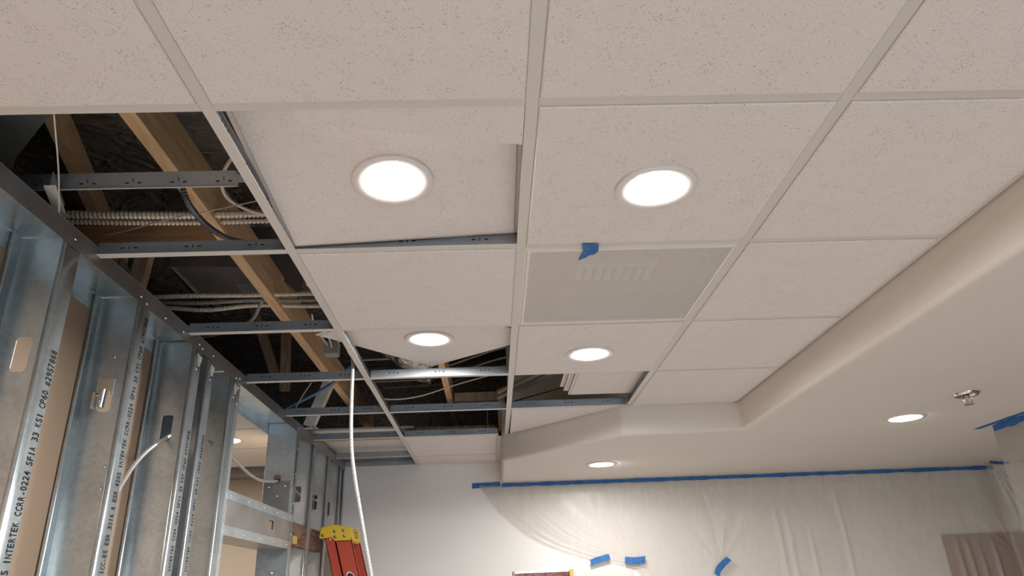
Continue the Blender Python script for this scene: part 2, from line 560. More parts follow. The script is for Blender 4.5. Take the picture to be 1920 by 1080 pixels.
open_cells = {(0, 1), (0, 2), (0, 3), (0, 4), (0, 5), (0, 6), (1, 1), (1, 3), (1, 4), (1, 5), (2, 2), (2, 4), (2, 5), (2, 6), (3, 5), (3, 6)}
for r in range(-7, 7):
    for c_ in range(4):
        if (c_, r) in open_cells: continue
        p = cell(c_, r)
        if (c_, r) == (1, 6): p = [(XA, TY[6]), (0.05, TY[6]), (0.05, TY[7]), (XA, TY[7])]
        if (c_, r) == (3, 4): p = [(XC, TY[4]), (XS, TY[4]), (XS, 3.55), (XC, 3.55)]
        if c_ == 0: p = [(q[0] - .02 if q[0] < -.9 else q[0], q[1]) for q in p]
        tile_poly(p, 'ceiling_tile', ceil)
tile_poly([(XB, TY[5]), (0.69, TY[5]), (0.052 + .06, TY[6] - .0), (XB, TY[6])], 'ceiling_tile', ceil)
tile_poly([(XA, TY[7]), (0.05, TY[7]), (0.05, YB - .002), (XA, YB - .002)], 'ceiling_tile', ceil)

# plain square tile for the loose ones (local frame, underside face at z=0)
TS = 0.302


def loose_tile(name, label, group=None, loc=(0, 0, 0), rot=None, shape=None):
    mb = MB()
    s = shape or [(-TS, -TS), (TS, -TS), (TS, TS), (-TS, TS)]
    cx = sum(q[0] for q in s) / len(s); cy = sum(q[1] for q in s) / len(s)

    def ins(d):
        return [(x - math.copysign(d, x - cx), y - math.copysign(d, y - cy)) for x, y in s]
    mb.k = 1
    mb.frustum(s, 0.0055, s, 0.0165)
    mb.k = 0
    mb.frustum(s, 0.0048, s, 0.0055)
    mb.frustum(ins(.0135), 0, ins(.0115), 0.002)
    mb.frustum(ins(.0115), 0.002, ins(.0115), 0.0052)
    o = mb.build(name, ['tile_face', 'tile_core'])
    o.matrix_world = Matrix.Translation(Vector(loc)) @ (rot or Matrix())
    return tag(o, label, 'ceiling tile', group)


def frame_rot(xdir, ydir):
    x = Vector(xdir).normalized(); y = Vector(ydir); z = x.cross(y).normalized(); y = z.cross(x).normalized()
    return Matrix((x, y, z)).transposed().to_4x4()


# tilted tile in the first open row carrying a downlight
R1 = frame_rot((0.604, 0, 0.027), (0, 0.604, -0.055))
C1 = Vector((-0.212, 1.401, 2.4865))
loose_tile('loose_ceiling_tile', 'square tile tilted up off the grid, holding the large left downlight', None, C1, R1)
# offcut resting on the tee flange in front of it
mb = MB()
wp = [(-0.356, 1.1115), (0.083, 1.1115), (0.083, 1.2405), (-0.356, 1.153)]
mb.frustum(wp, ZC + .0013, wp, ZC + .0145)
tag(mb.build('tile_offcut', 'tile_face'), 'narrow wedge offcut of ceiling tile lying on the tee below the tilted tile', 'ceiling tile')
# tile lying askew across the grid with the third downlight
R3 = frame_rot((0.406, 0.455, 0.002), (-0.455, 0.406, 0.018))
C3 = Vector((-0.222, 2.565, 2.4925))
loose_tile('loose_ceiling_tile', 'square tile turned diagonally across the grid, holding the small left downlight', None, C3, R3)
# stack of three tiles on the grid
for i, (dx, dy, lab) in enumerate([(0, 0, 'lowest of the three spare tiles stacked on the grid'),
                                   (-0.022, -0.012, 'middle one of the three spare tiles stacked on the grid'),
                                   (-0.040, -0.02, 'topmost of the three spare tiles stacked on the grid')]):
    loose_tile('spare_ceiling_tile', 'white fissured tile, ' + lab, 'spare tiles stacked above the grid', (0.695 + dx, 3.165 + dy, 2.4805 + i * 0.0175))


# ------------------------------------------------------------------ downlights
def downlight(label, loc, rot=None, r_trim=0.094, r_lens=0.0685, flat=False, housing=True):
    # the slim fittings are the weaker model
    t = thing('downlight', label, 'light', 'recessed downlights')
    tm = MB()
    if flat:
        prof = [(r_trim, 0.0), (r_trim, -0.004), (r_trim - .003, -0.0055), (r_lens + .003, -0.006), (r_lens, -0.001)]
    else:
        prof = [(r_trim, 0.0), (r_trim, -0.0065), (r_trim - .003, -0.0085), (r_trim - .008, -0.009), (r_lens + .002, -0.006), (r_lens, -0.001)]
    tm.lathe((0, 0, 0), prof, 56)
    tm.build('trim_ring', 'lamp_trim', t, smooth=True)
    ln = MB().lathe((0, 0, 0), [(r_lens, -0.0012), (r_lens * .8, -0.0022), (r_lens * .4, -0.003), (0.0005, -0.0032)], 48)
    ln.build('lens', 'slim_lens' if flat else 'lamp_lens', t, smooth=True)
    if housing:
        hs = MB().lathe((0, 0, 0), [(r_lens + .004, 0.001), (r_lens + .004, 0.055), (0.001, 0.055)], 24)
        hs.build('can_housing', 'galvanised', t, smooth=True)
        MB().box(-.05, .05, -.035, .035, 0.056, 0.09).build('driver_box', 'galvanised', t)
    t.matrix_world = Matrix.Translation(Vector(loc)) @ (rot or Matrix())
    return t


downlight('large round downlight in the tilted tile, left of the middle runner', C1 + R1 @ Vector((0, 0.032, 0)), R1)
downlight('large round downlight in a flat tile just before the perforated grille', (0.398, 1.410, ZC - .004))
downlight('small round downlight in the tile turned diagonally', C3 + R3 @ Vector((0.012, 0.012, 0)), R3)
downlight('small round downlight in the flat tile behind the perforated grille', (0.397, 2.650, ZC - .004))
downlight('slim round downlight in the drywall ceiling above the taped plastic', (0.676, 4.41, ZS), None, 0.097, 0.071, True)
downlight('slim round downlight in the drywall ceiling near the sprinkler', (2.0, 3.35, ZS), None, 0.097, 0.071, True)
downlight('small round downlight of the adjoining room, half hidden by a stud', (-1.465, 4.0, 2.43), None, 0.09, 0.070, True)
for x, y, w_ in ((-0.21, -0.4, 'left, first'), (0.40, -0.4, 'right, first'), (-0.21, -2.2, 'left, second'), (0.40, -2.2, 'right, second')):  # unseen downlights added behind the camera to light the room
    downlight('unseen round downlight added for light in the tile ceiling behind the viewer, %s behind' % w_, (x, y, ZC - .004))
for x, y, w_ in ((-2.4, 2.4, 'nearer'), (-3.0, 4.2, 'farther')):  # unseen lamps added to brighten the adjoining room
    downlight('round downlight added to brighten the adjoining room, out of sight, the %s one' % w_, (x, y, 2.43), None, 0.09, 0.070, True)

# ------------------------------------------------------------------ perforated return grille
t = thing('air_grille', 'square perforated return air grille beside the blue tape scrap', 'grille')
gx0, gx1, gy0, gy1 = XB + .005, XC - .005, TY[2] + .005, TY[3] - .005
fr = MB()
bwid = 0.022
for (a, b_, c_, d) in ((gx0, gx1, gy0, gy0 + bwid), (gx0, gx1, gy1 - bwid, gy1), (gx0, gx0 + bwid, gy0 + bwid, gy1 - bwid), (gx1 - bwid, gx1, gy0 + bwid, gy1 - bwid)):
    fr.box(a, b_, c_, d, ZC - .0005 + .0015, ZC + .003)
fi = 0.014
for (a, b_, c_, d) in ((gx0 + fi, gx1 - fi, gy0 + fi, gy0 + bwid), (gx0 + fi, gx1 - fi, gy1 - bwid, gy1 - fi), (gx0 + fi, gx0 + bwid, gy0 + bwid, gy1 - bwid), (gx1 - bwid, gx1 - fi, gy0 + bwid, gy1 - bwid)):
    fr.box(a, b_, c_, d, ZC - .006, ZC + .001)
fr.build('frame', 'grille_paint', t)
mesh = MB()
ax0, ax1, ay0, ay1 = gx0 + bwid - .002, gx1 - bwid + .002, gy0 + bwid - .002, gy1 - bwid + .002
pitch_, wid = 0.0085, 0.0034
S_ = (ax1 - ax0)
for fam in (0, 1):
    zt = ZC - .0035 + fam * 0.0006
    kk = -S_
    while kk < S_ + (ay1 - ay0):
        # line  y' = k - x'  (fam 0)  or y' = k - (S-x') (fam 1), in local 0..S
        pts = []
        for xx in (0, S_):
            yy = kk - xx
            pts.append((xx, yy))
        (xa, ya), (xb, yb) = pts
        Ly = ay1 - ay0
        # clip to 0..Ly
        if ya > Ly: xa, ya = kk - Ly, Ly
        if yb < 0: xb, yb = kk, 0
        if xb > xa + .002 and ya > yb and ya <= Ly + 1e-9 and yb >= -1e-9:
            if fam: xa, xb = S_ - xa, S_ - xb
            A = Vector((ax0 + xa, ay0 + ya, zt)); B = Vector((ax0 + xb, ay0 + yb, zt))
            dd = (B - A).normalized(); sd = Vector((-dd.y, dd.x, 0)) * wid / 2
            mesh.quad(A - sd, B - sd, B + sd, A + sd)
        kk += pitch_
o = mesh.build('perforated_face', 'grille_paint', t, fix=False); o['kind'] = 'stuff'
pan = MB()
zt = ZC + 0.10
pan.box(gx0 + .01, gx1 - .01, gy0 + .01, gy0 + .012, ZC + .003, zt).box(gx0 + .01, gx1 - .01, gy1 - .012, gy1 - .01, ZC + .003, zt)
pan.box(gx0 + .01, gx0 + .012, gy0 + .012, gy1 - .012, ZC + .003, zt).box(gx1 - .012, gx1 - .01, gy0 + .012, gy1 - .012, ZC + .003, zt)
nx0, nx1, ny0, ny1 = 0.29, 0.555, 1.945, 2.195
pan.box(gx0 + .01, nx0, gy0 + .01, gy1 - .01, zt, zt + .002).box(nx1, gx1 - .01, gy0 + .01, gy1 - .01, zt, zt + .002)
pan.box(nx0, nx1, gy0 + .01, ny0, zt, zt + .002).box(nx0, nx1, ny1, gy1 - .01, zt, zt + .002)
pan.build('back_pan', 'grille_inside', t)
MB().box(nx0 - .01, nx1 + .01, ny0 - .01, ny1 + .01, zt + .10, zt + .103).build('duct_neck', 'slot_dark', t)
for i in range(8):
    x = nx0 + (i + .5) * (nx1 - nx0) / 8
    MB().box(x - .009, x + .009, ny0 + .14, ny1 - .005, zt + .003, zt + .02).build('damper_blade', 'grille_paint', t)
MB().box(nx0, nx1, ny0 + .105, ny0 + .128, zt + .0, zt + .02).build('damper_bar', 'grille_paint', t)


# crumpled blue tape scrap on the grille edge
mb = MB(); N = 9
for j in range(N + 1):
    for i in range(N + 1):
        u, v_ = i / N, j / N
        x = 0.257 + 0.045 * u + 0.008 * math.sin(v_ * 3) - 0.012 * v_ * u
        y = 1.690 + 0.100 * v_ * (1 - 0.35 * u)
        z = ZC - .006 - 0.006 * abs(noise.noise((u * 3, v_ * 3, 5))) - 0.008 * math.sin(v_ * math.pi) * u
        mb.v.append((x, y, z))
for j in range(N):
    for i in range(N):
        a = j * (N + 1) + i; mb.f.append((a, a + 1, a + N + 2, a + N + 1)); mb.m.append(0)
o = mb.build('painters_tape', 'blue_tape', fix=False)
so = o.modifiers.new('thick', 'SOLIDIFY'); so.thickness = 0.0006
tag(o, 'crumpled scrap of blue tape stuck on the edge of the perforated grille', 'tape')


# ------------------------------------------------------------------ metal studs
def L_profile(x_web, flange_dir, xo, lip_dir, y0, y1, z0, z1, mat, name, parent, th=0.0013, lip=0.012):
    """flange in plane x=xo running y0 (web corner) to y1 (free edge), rounded into a lip that runs along lip_dir in x"""
    prof = []
    r = 0.004
    sgn = 1 if y1 > y0 else -1
    prof.append((xo, y0))
    prof.append((xo, y1 - sgn * r))
    for k in range(1, 5):
        a = k / 4 * math.pi / 2
        prof.append((xo + lip_dir * r * (1 - math.cos(a)), y1 - sgn * r + sgn * r * math.sin(a)))
    prof.append((xo + lip_dir * lip, y1))
    mb = MB()
    n = len(prof)
    for (x, y) in prof: mb.v.append((x, y, z0))
    for (x, y) in prof: mb.v.append((x, y, z1))
    for i in range(n - 1):
        mb.f.append((i, i + 1, n + i + 1, n + i)); mb.m.append(0)
    o = mb.build(name, mat, parent, smooth=True, fix=False)
    s = o.modifiers.new('sheet', 'SOLIDIFY'); s.thickness = th; s.offset = 0
    return o


def web_plate(y, x0, x1, z0, z1, holes, th=0.0013):
    """plate in plane y=const with rounded rectangular holes"""
    mb = MB()
    zz = z0
    ya, yb = y - th / 2, y + th / 2
    r = 0.009
    for (hx0, hx1, hz0, hz1) in sorted(holes, key=lambda h: h[2]):
        mb.box(x0, x1, ya, yb, zz, hz0)
        mb.box(x0, hx0, ya, yb, hz0, hz1).box(hx1, x1, ya, yb, hz0, hz1)
        for (cx, cz, sx, sz) in ((hx0, hz0, 1, 1), (hx1, hz0, -1, 1), (hx0, hz1, 1, -1), (hx1, hz1, -1, -1)):
            arc = [(cx, cz)] + [(cx + sx * (r - r * math.sin(k / 4 * math.pi / 2)), cz + sz * (r - r * math.cos(k / 4 * math.pi / 2))) for k in range(5)]
            if sx * sz < 0: arc = arc
            n = len(mb.v)
            for yy in (ya, yb):
                for (px, pz) in arc: mb.v.append((px, yy, pz))
            m_ = len(arc)
            mb.f.append(tuple(n + q for q in range(m_))); mb.f.append(tuple(n + m_ + q for q in reversed(range(m_)))); mb.m += [0, 0]
            for q in range(m_):
                q2 = (q + 1) % m_
                mb.f.append((n + q, n + q2, n + m_ + q2, n + m_ + q)); mb.m.append(0)
        zz = hz1
    mb.box(x0, x1, ya, yb, zz, z1)
    return mb


HOLE = (XW - 0.103, XW - 0.066, 2.106, 2.192)
HOLE_LO = (XW - 0.103, XW - 0.066, 0.9, 0.986)


GLYPH = {}


def glyph(ch):
    if ch not in GLYPH:
        cu = bpy.data.curves.new('glyph', 'FONT'); cu.body = ch; cu.size = 1.0; cu.offset = 0.012; cu.resolution_u = 3
        o = bpy.data.objects.new('glyph', cu); COL.objects.link(o)
        bpy.context.view_layer.update()
        me = bpy.data.meshes.new_from_object(o)
        bpy.data.objects.remove(o)
        vs = [tuple(q.co) for q in me.vertices]
        GLYPH[ch] = (vs, [tuple(p.vertices) for p in me.polygons], min(q[0] for q in vs), max(q[0] for q in vs))
        bpy.data.meshes.remove(me)
    return GLYPH[ch]


def stamp(parent, body, z0, pitch, y_base, cap):
    """monospaced stamped code, reading upwards on the room face of a stud"""
    mb = MB()
    sy = cap / 0.73
    for k, ch in enumerate(body):
        if ch == ' ': continue
        vs, fs, a, b_ = glyph(ch)
        wd = pitch * 0.80 * (0.35 if ch in 'I1' else 0.55 if ch == '-' else 1.0)
        sx = wd / (b_ - a)
        n = len(mb.v)
        for x, y, z in vs:
            mb.v.append((XW + 0.0013, y_base - y * sy, z0 + (k + .45) * pitch + (x - (a + b_) / 2) * sx))
        for f_ in fs:
            mb.f.append(tuple(n + q for q in f_)); mb.m.append(0)
    o = mb.build('lettering', 'ink', parent, fix=False)
    o['label'] = 'black stamped lettering'
    return o


def stud(y_near, label, flange=0.054, holes=True, reverse=False, text=None, ztop=2.4575, z0=0.0, group='steel studs of the left wall', fl_far=0.045, web_mat='galvanised'):
    t = thing('metal_stud', label, 'stud', group, (XW, y_near, 0))
    yw = y_near + flange if not reverse else y_near
    yf = y_near if not reverse else y_near + flange
    yff = yw - fl_far if not reverse else yw + fl_far
    web_plate(yw, XF + .0012, XW - .0005, z0, ztop, [HOLE, HOLE_LO] if holes else []).build('web', web_mat, t)
    L_profile(yw, 0, XW, -1, yw, yf, z0, ztop, 'galvanised', 'front_flange', t)
    L_profile(yw, 0, XF + .001, 1, yw, yff, z0, ztop, 'galvanised', 'rear_flange', t)
    if text:
        for (body, za, pt, yb, cap) in text: stamp(t, body, za, pt, yb, cap)
    return t


def screw(parent, x, y, z, axis='x', r=0.0045):
    mb = MB()
    prof = [(r, 0), (r * .85, r * .45), (r * .4, r * .65), (0.0003, r * .65)]
    if axis == 'x': mb.lathe((x, y, z), prof, 10, 'x')
    else:
        mb.lathe((0, 0, 0), prof, 10)
        mb.v = [(x + q[0], y - q[2], z + q[1]) for q in mb.v]
    return mb.build('screw', 'zinc', parent, smooth=True)


TXT = 'INTERTEK CCRR-0224 SFIA 33 KSI CP60 #2957868'
PRE = 'ICC-ES ESR 3016 & ESR 4205 '
s0 = stud(1.578, 'nearest steel stud, large black stamped code on its face, empty slot in its web', 0.056, text=[(PRE + TXT, 1.681 - 27 * 0.0107, 0.0107, 1.630, 0.0235)])
s1 = stud(1.975, 'second steel stud from the near end, a cable clamp in its slot', 0.056, text=[(PRE + TXT, 1.671, 0.01005, 2.024, 0.021)])
s2 = stud(2.390, 'third steel stud from the near end, armoured cable threaded through its slot', 0.056, text=[(TXT, 1.688, 0.0101, 2.436, 0.020)])
s3 = stud(2.520, 'narrow steel stud set close behind the stud with the cable', 0.050, text=[(TXT, 1.690, 0.0103, 2.562, 0.018)], holes=False)
s4 = stud(2.775, 'steel stud forming the near jamb of the framed opening', 0.050)
t = thing('jamb_track', 'bright steel track capping the near jamb of the framed opening', 'track', None, (XW, 2.83, 0))
MB().box(XF, XW, 2.8275, 2.829, 0, 2.45).build('web', 'galvanised', t)
MB().box(XW - .0005, XW + .0012, 2.8275, 2.862, 0, 2.448).build('front_flange', 'galvanised', t)
MB().box(XF - .001, XF + .0005, 2.8275, 2.862, 0, 2.448).build('rear_flange', 'galvanised', t)
for z in (2.395, 2.33, 1.985, 1.85, 1.75): screw(t, XW + .001, 2.846, z)
s5 = stud(3.781, 'steel stud at the far jamb of the framed opening with a screwed clip plate', 0.056, reverse=True)
s6 = stud(4.154, 'slim looking steel stud crossing the brown blocking', 0.052, web_mat='lit_steel')
s7 = stud(4.553, 'slim looking steel stud at the far end of the brown blocking', 0.052, web_mat='lit_steel')
s8 = stud(4.926, 'last steel stud, next to the back wall', 0.052, web_mat='lit_steel')
stud(5.043, 'steel corner stud fixed against the back wall', 0.040, holes=False)
# clip plate on the jamb
p = MB().box(XF + .006, XW - .012, 3.776, 3.7795, 1.998, 2.160).build('clip_plate', 'dark_steel', s5)
for x, z in ((XW - .04, 2.135), (XW - .12, 2.13), (XW - .075, 2.085)): screw(s5, x, 3.776, z, 'y', 0.006)
screw(s5, XW - .07, 3.7795, 1.72, 'y', 0.007)
for z in (2.33, 2.2, 2.05, 1.9): screw(s5, XW + .0012, 3.81, z)
for (y, z) in ((2.03 - .001, 1.95), (2.03 - .001, 1.89)): screw(s1, XW - .05, y, z, 'y', 0.005)
screw(s1, XW - .08, 2.03, 2.27, 'y', 0.006)
for o_, y in ((s2, 2.415), (s3, 2.545), (s4, 2.80)):
    screw(o_, XW + .0012, y, 2.40)
    screw(o_, XW + .0012, y, 2.345)
# dabs of white compound at stud tops
for o_, y in ((s2, 2.425), (s3, 2.548), (s4, 2.806)):
    mb = MB()
    mb.box(XW + .001, XW + .006, y - .012, y + .014, 2.376, 2.395).box(XW + .001, XW + .005, y - .005, y + .008, 2.36, 2.377)
    mb.build('compound_dab', 'joint_compound', o_)

# slotted top track
t = thing('top_track', 'long steel top track capping all the studs along the open ceiling', 'track', None, (XW, 1, 2.46))
yA, yB_ = -1.0, YB - .002
MB().box(XF - .001, XW + .003, yA, yB_, 2.4605, 2.462).build('web', 'galvanised', t)
MB().box(XW + .0015, XW + .003, yA, yB_, 2.412, 2.4605).build('front_flange', 'dark_steel', t)
MB().box(XF - .0025, XF - .001, yA, yB_, 2.405, 2.4605).build('rear_flange', 'galvanised', t)
MB().box(XF - .001, XF - .0002, yA, yB_, 2.428, 2.431).build('rib', 'galvanised', t)
for y in (1.60, 1.96, 2.0, 2.13, 2.27, 2.41, 2.44, 2.545, 2.80, 2.84, 3.8, 4.18, 4.58, 4.95): screw(t, XW + .003, y, 2.43 + 0.006 * math.sin(y * 40))

# box header over the opening
t = thing('metal_header', 'steel box header spanning the framed opening, screwed bands top and bottom', 'header', None, (XW, 3.3, 1.83))
hd = MB()
y0, y1 = 2.863, 3.79
hx0, hx1 = 3.425, 3.50
for (a, b_, c_, d) in ((y0, hx0, 1.832, 1.992), (hx1, y1, 1.832, 1.992), (hx0, hx1, 1.832, 1.897), (hx0, hx1, 1.936, 1.992)):
    hd.box(XW - .0015, XW, a, b_, c_, d)
hd.build('web', 'header_steel', t)
MB().box(XW - .010, XW - .008, 3.39, 3.53, 1.88, 1.95).build('blocking', 'gypsum_paper', t)
b1 = MB().box(XW + .0002, XW + .0022, y0 - .012, y1 + .03, 1.960, 1.995).build('upper_band', 'galvanised', t)
b2 = MB().box(XW + .0002, XW + .0022, y0 - .012, y1 + .03, 1.829, 1.865).build('lower_band', 'galvanised', t)
MB().box(XF, XW - .0016, y0, y1, 1.993, 1.9945).build('top_flange', 'header_steel', t)
MB().box(XF, XW - .0016, y0, y1, 1.8295, 1.831).build('bottom_flange', 'header_steel', t)
MB().box(XF - .001, XF + .0005, y0, y1, 1.832, 1.992).build('rear_web', 'header_steel', t)
for i in range(5):
    screw(b1, XW + .0022, 2.9 + i * .215, 1.979)
    screw(b2, XW + .0022, 2.88 + i * .215, 1.847)

# laminated blocking
o = MB().box(XW - .045, XW - .006, 3.842, 4.545, 1.853, 1.966).build('wood_blocking', 'laminated_wood')
tag(o, 'brown laminated wood blocking fitted between the far studs behind the ladder', 'wood block')
MB().box(XW - .006, XW - .005, 3.88, 3.965, 1.862, 1.900).build('yellow_sticker', 'sticker_yellow', o)

# cable clamp box in the slot of the second stud
t = thing('cable_clamp', 'small steel cable clamp fixed in the slot of the second stud', 'clamp', None, (XW - .08, 2.02, 2.15))
MB().box(XW - .108, XW - .062, 2.018, 2.0285, 2.152, 2.200).build('plate', 'zinc', t)
MB().box(XW - .106, XW - .098, 2.000, 2.0285, 2.108, 2.155).build('bracket_leg', 'zinc', t)
MB().tube([(XW - .083, 2.012, 2.165), (XW - .084, 2.010, 2.112)], 0.011, 14).build('clamp_barrel', 'zinc', t, smooth=True)
screw(t, XW - .083, 2.0, 2.13, 'y', 0.006)


# ------------------------------------------------------------------ cables
def cable(name, label, pts, r, mat, group=None, pitch=0.0, amp=0.0, n=8, cat='cable', k=8, smooth=True):
    o = MB().tube(smooth_path(pts, k), r, n, pitch, amp).build(name, mat, None, smooth=smooth)
    return tag(o, label, cat, group)


cable('armoured_cable', 'armoured cable bending down from the slot of the third stud', [(-1.10, 2.62, 2.160), (-1.10, 2.497, 2.137), (-1.10, 2.354, 2.066), (-1.10, 2.265, 2.001), (-1.10, 2.204, 1.932), (-1.098, 2.15, 1.86), (-1.10, 2.08, 1.72), (-1.10, 2.07, 1.5)], 0.0062, 'cable_armour', None, 0.006, 0.0009, 8, smooth=False)
t = cable('armoured_cable', 'armoured cable sagging across the framed opening into the far jamb', [(-1.10, 2.80, 2.17), (-1.10, 2.88, 2.176), (-1.10, 3.074, 2.160), (-1.10, 3.232, 2.140), (-1.10, 3.35, 2.127), (-1.10, 3.512, 2.126), (-1.10, 3.70, 2.148), (-1.10, 3.84, 2.166), (-1.10, 4.05, 2.165), (-1.10, 4.335, 2.147), (-1.10, 4.6, 2.165), (-1.10, 4.97, 2.17)], 0.0065, 'cable_armour', None, 0.006, 0.0009, 8, smooth=False)
MB().tube([(-1.10, 3.772, 2.160), (-1.10, 3.80, 2.163)], 0.013, 14).build('black_bushing', 'rubber', t, smooth=True)
cable('hanging_cable', 'long white armoured cable hanging from the open ceiling past the ladder', [(-0.62, 3.05, 2.66), (-0.575, 2.86, 2.56), (-0.546, 2.765, 2.46), (-0.541, 2.75, 2.33), (-0.537, 2.75, 2.2), (-0.529, 2.75, 2.10), (-0.512, 2.75, 2.0), (-0.491, 2.75, 1.9), (-0.465, 2.75, 1.78), (-0.438, 2.75, 1.66), (-0.405, 2.75, 1.5), (-0.35, 2.75, 1.2)], 0.0068, 'hanging_armour', None, 0.0075, 0.0008, 8, smooth=False)

# ------------------------------------------------------------------ plenum: framing
def beam(name, label, x0, x1, y0, y1, z0, z1, mat, group=None, cat='beam'):
    return tag(MB().box(x0, x1, y0, y1, z0, z1).build(name, mat), label, cat, group)


beam('wood_joist', 'long pale wood joist crossing every open ceiling bay on the left', -0.872, -0.832, 0.7, 5.08, 2.68, 2.815, 'joist_wood', 'roof joists')
beam('wood_joist', 'wood joist seen in the open bays left of the middle runner', -0.258, -0.224, 2.6, 5.08, 2.672, 2.79, 'joist_wood', 'roof joists')
o = MB().bar((-1.245, 1.50, 3.045), (-1.67, 3.0, 3.045), 0.040, 0.09).build('wood_joist', 'joist_wood')
tag(o, 'reddish wood joist higher up beside the grey duct', 'beam', 'roof joists')
beam('wood_crosspiece', 'orange wood crosspiece behind the pair of ribbed cables', -1.47, -0.875, 2.30, 2.34, 2.782, 2.885, 'cross_wood')
for (xa, za, xb, zb, lab) in ((-1.41, 3.25, -1.225, 2.78, 'slanted brown wood strut seen low in the open bays'), (-1.20, 3.25, -1.17, 2.70, 'upright brown wood strut beside the slanted one')):
    o = MB().bar((xa, 4.0, za), (xb, 4.0, zb), 0.05, 0.04, (0, 1, 0)).build('wood_strut', 'post_wood')
    tag(o, lab, 'strut')
o = MB().bar((-1.235, 2.37, 2.885), (-1.255, 2.37, 2.62), 0.050, 0.04, (0, 1, 0)).build('wood_strut', 'post_wood')
tag(o, 'short upright wood strut behind the orange crosspiece in the second open bay', 'strut')
o = MB().bar((-1.45, 2.37, 2.885), (-1.24, 2.412, 2.60), 0.045, 0.036, (0, 1, 0)).build('wood_strut', 'post_wood')
tag(o, 'diagonal wood strut meeting the short upright one in the second open bay', 'strut')
beam('ledger_board', 'brown ledger board running along behind the last cross tees', -1.17, 0.03, 4.33, 4.37, 2.475, 2.535, 'post_wood')
beam('soffit_rail', 'pale wood rail over the soffit end of the middle runner', -0.216, 0.065, 4.30, 4.335, 2.682, 2.735, 'post_wood')
beam('soffit_post', 'short pale wood post beside the end of the middle runner', 0.050, 0.092, 4.24, 4.29, 2.478, 2.74, 'post_wood')
beam('loose_gypsum_board', 'grey gypsum sheet lying over the last open bay', XF, XA + .06, 4.20, 4.90, 2.505, 2.517, 'gypsum_white', cat='panel')
# back of soffit
o = MB().quad((0.11, 4.16, 2.63), (0.66, 3.60, 2.63), (0.66, 3.60, 3.1), (0.11, 4.16, 3.1)).build('soffit_backer', 'gypsum_white', sof, fix=False)

# steel kicker brace from wall top up to the joist
t = thing('steel_brace', 'galvanised steel brace rising from the wall track to the long joist', 'brace', None, (-0.97, 3.95, 2.46))
A_, B__ = Vector((-0.978, 3.95, 2.468)), Vector((-0.872, 3.95, 2.74))
MB().bar(A_, B__, 0.002, 0.05, (0, 1, 0)).build('web', 'lit_steel', t)
MB().bar(A_ + Vector((-.028, -.024, .006)), B__ + Vector((-.028, -.024, .006)), 0.055, 0.002, (0, 1, 0)).build('flange', 'lit_steel', t)
MB().bar(Vector((-1.03, 3.94, 2.464)), Vector((-0.95, 3.94, 2.464)), 0.05, 0.002, (0, 0, 1)).build('foot_tab', 'galvanised', t)
screw(t, -0.99, 3.92, 2.462, 'y', .004)

# grey duct over the corner
t = thing('sheet_duct', 'grey sheet metal duct over the near corner above the wall', 'duct', None, (-1.5, 1.7, 2.8))
pl = [(-1.393, 1.815), (-1.13, 1.565), (-1.01, 1.20), (-1.9, 1.15), (-2.2, 1.6)]
MB().frustum(pl, 2.80, pl, 2.99).build('casing', 'duct_steel', t)
MB().bar((-1.388, 1.822, 2.806), (-1.62, 1.70, 2.806), 0.012, 0.03).build('seam', 'zinc', t)
t = thing('sheet_duct', 'dark sheet metal box with a bright edge behind the ribbed cables', 'duct', None, (-1.1, 2.7, 2.8))
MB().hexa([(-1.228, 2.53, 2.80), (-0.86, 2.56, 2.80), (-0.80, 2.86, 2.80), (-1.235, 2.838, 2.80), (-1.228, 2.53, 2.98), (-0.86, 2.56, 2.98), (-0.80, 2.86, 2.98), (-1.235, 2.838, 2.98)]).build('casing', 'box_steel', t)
MB().bar((-1.222, 2.53, 2.796), (-1.230, 2.838, 2.796), 0.014, 0.008).build('bright_edge', 'zinc', t)
MB().box(-1.03, -0.87, 2.70, 2.80, 2.794, 2.799).build('access_plate', 'galvanised', t)

# loose tee lying in the plenum
t = thing('loose_tee', 'unpainted looking spare tee lying loose above the first open bay', 'tee')
w = MB(); w.box(-1.17, -0.606, -.001, .001, 0, .036).box(-1.17, -0.610, -.0035, .0035, .029, .038)
w.k = 1
for i in range(5):
    x = -1.08 + i * .11
    w.box(x - .001, x + .001, -.0015, .0015, .014, .024).box(x - .020, x - .011, -.0015, .0015, .011, .0145).box(x + .010, x + .019, -.0015, .0015, .011, .0145)
w.build('web', ['tee_metal', 'slot_dark'], t)
MB().box(-1.17, -0.610, -.012, .012, -.0012, 0).build('painted_cap', 'white_cap', t)
MB().box(-0.608, -0.585, -.0008, .0008, .008, .028).build('end_clip', 'tee_metal', t)
t.matrix_world = Matrix.Translation((0, 1.53, 2.536)) @ Matrix.Rotation(math.radians(27), 4, 'X')
t = thing('tee_offcut', 'short white tee offcut standing out over the wall track', 'tee', None, (-1.03, 1.5, 2.5))
MB().hexa([(-1.026, 1.453, 2.5), (-0.998, 1.453, 2.5), (-1.052, 1.60, 2.5), (-1.080, 1.60, 2.5), (-1.026, 1.453, 2.5015), (-0.998, 1.453, 2.5015), (-1.052, 1.60, 2.5015), (-1.080, 1.60, 2.5015)]).build('painted_cap', 'white_cap', t)
MB().bar((-1.012, 1.453, 2.52), (-1.066, 1.60, 2.52), 0.002, 0.036).build('web', 'tee_metal', t)

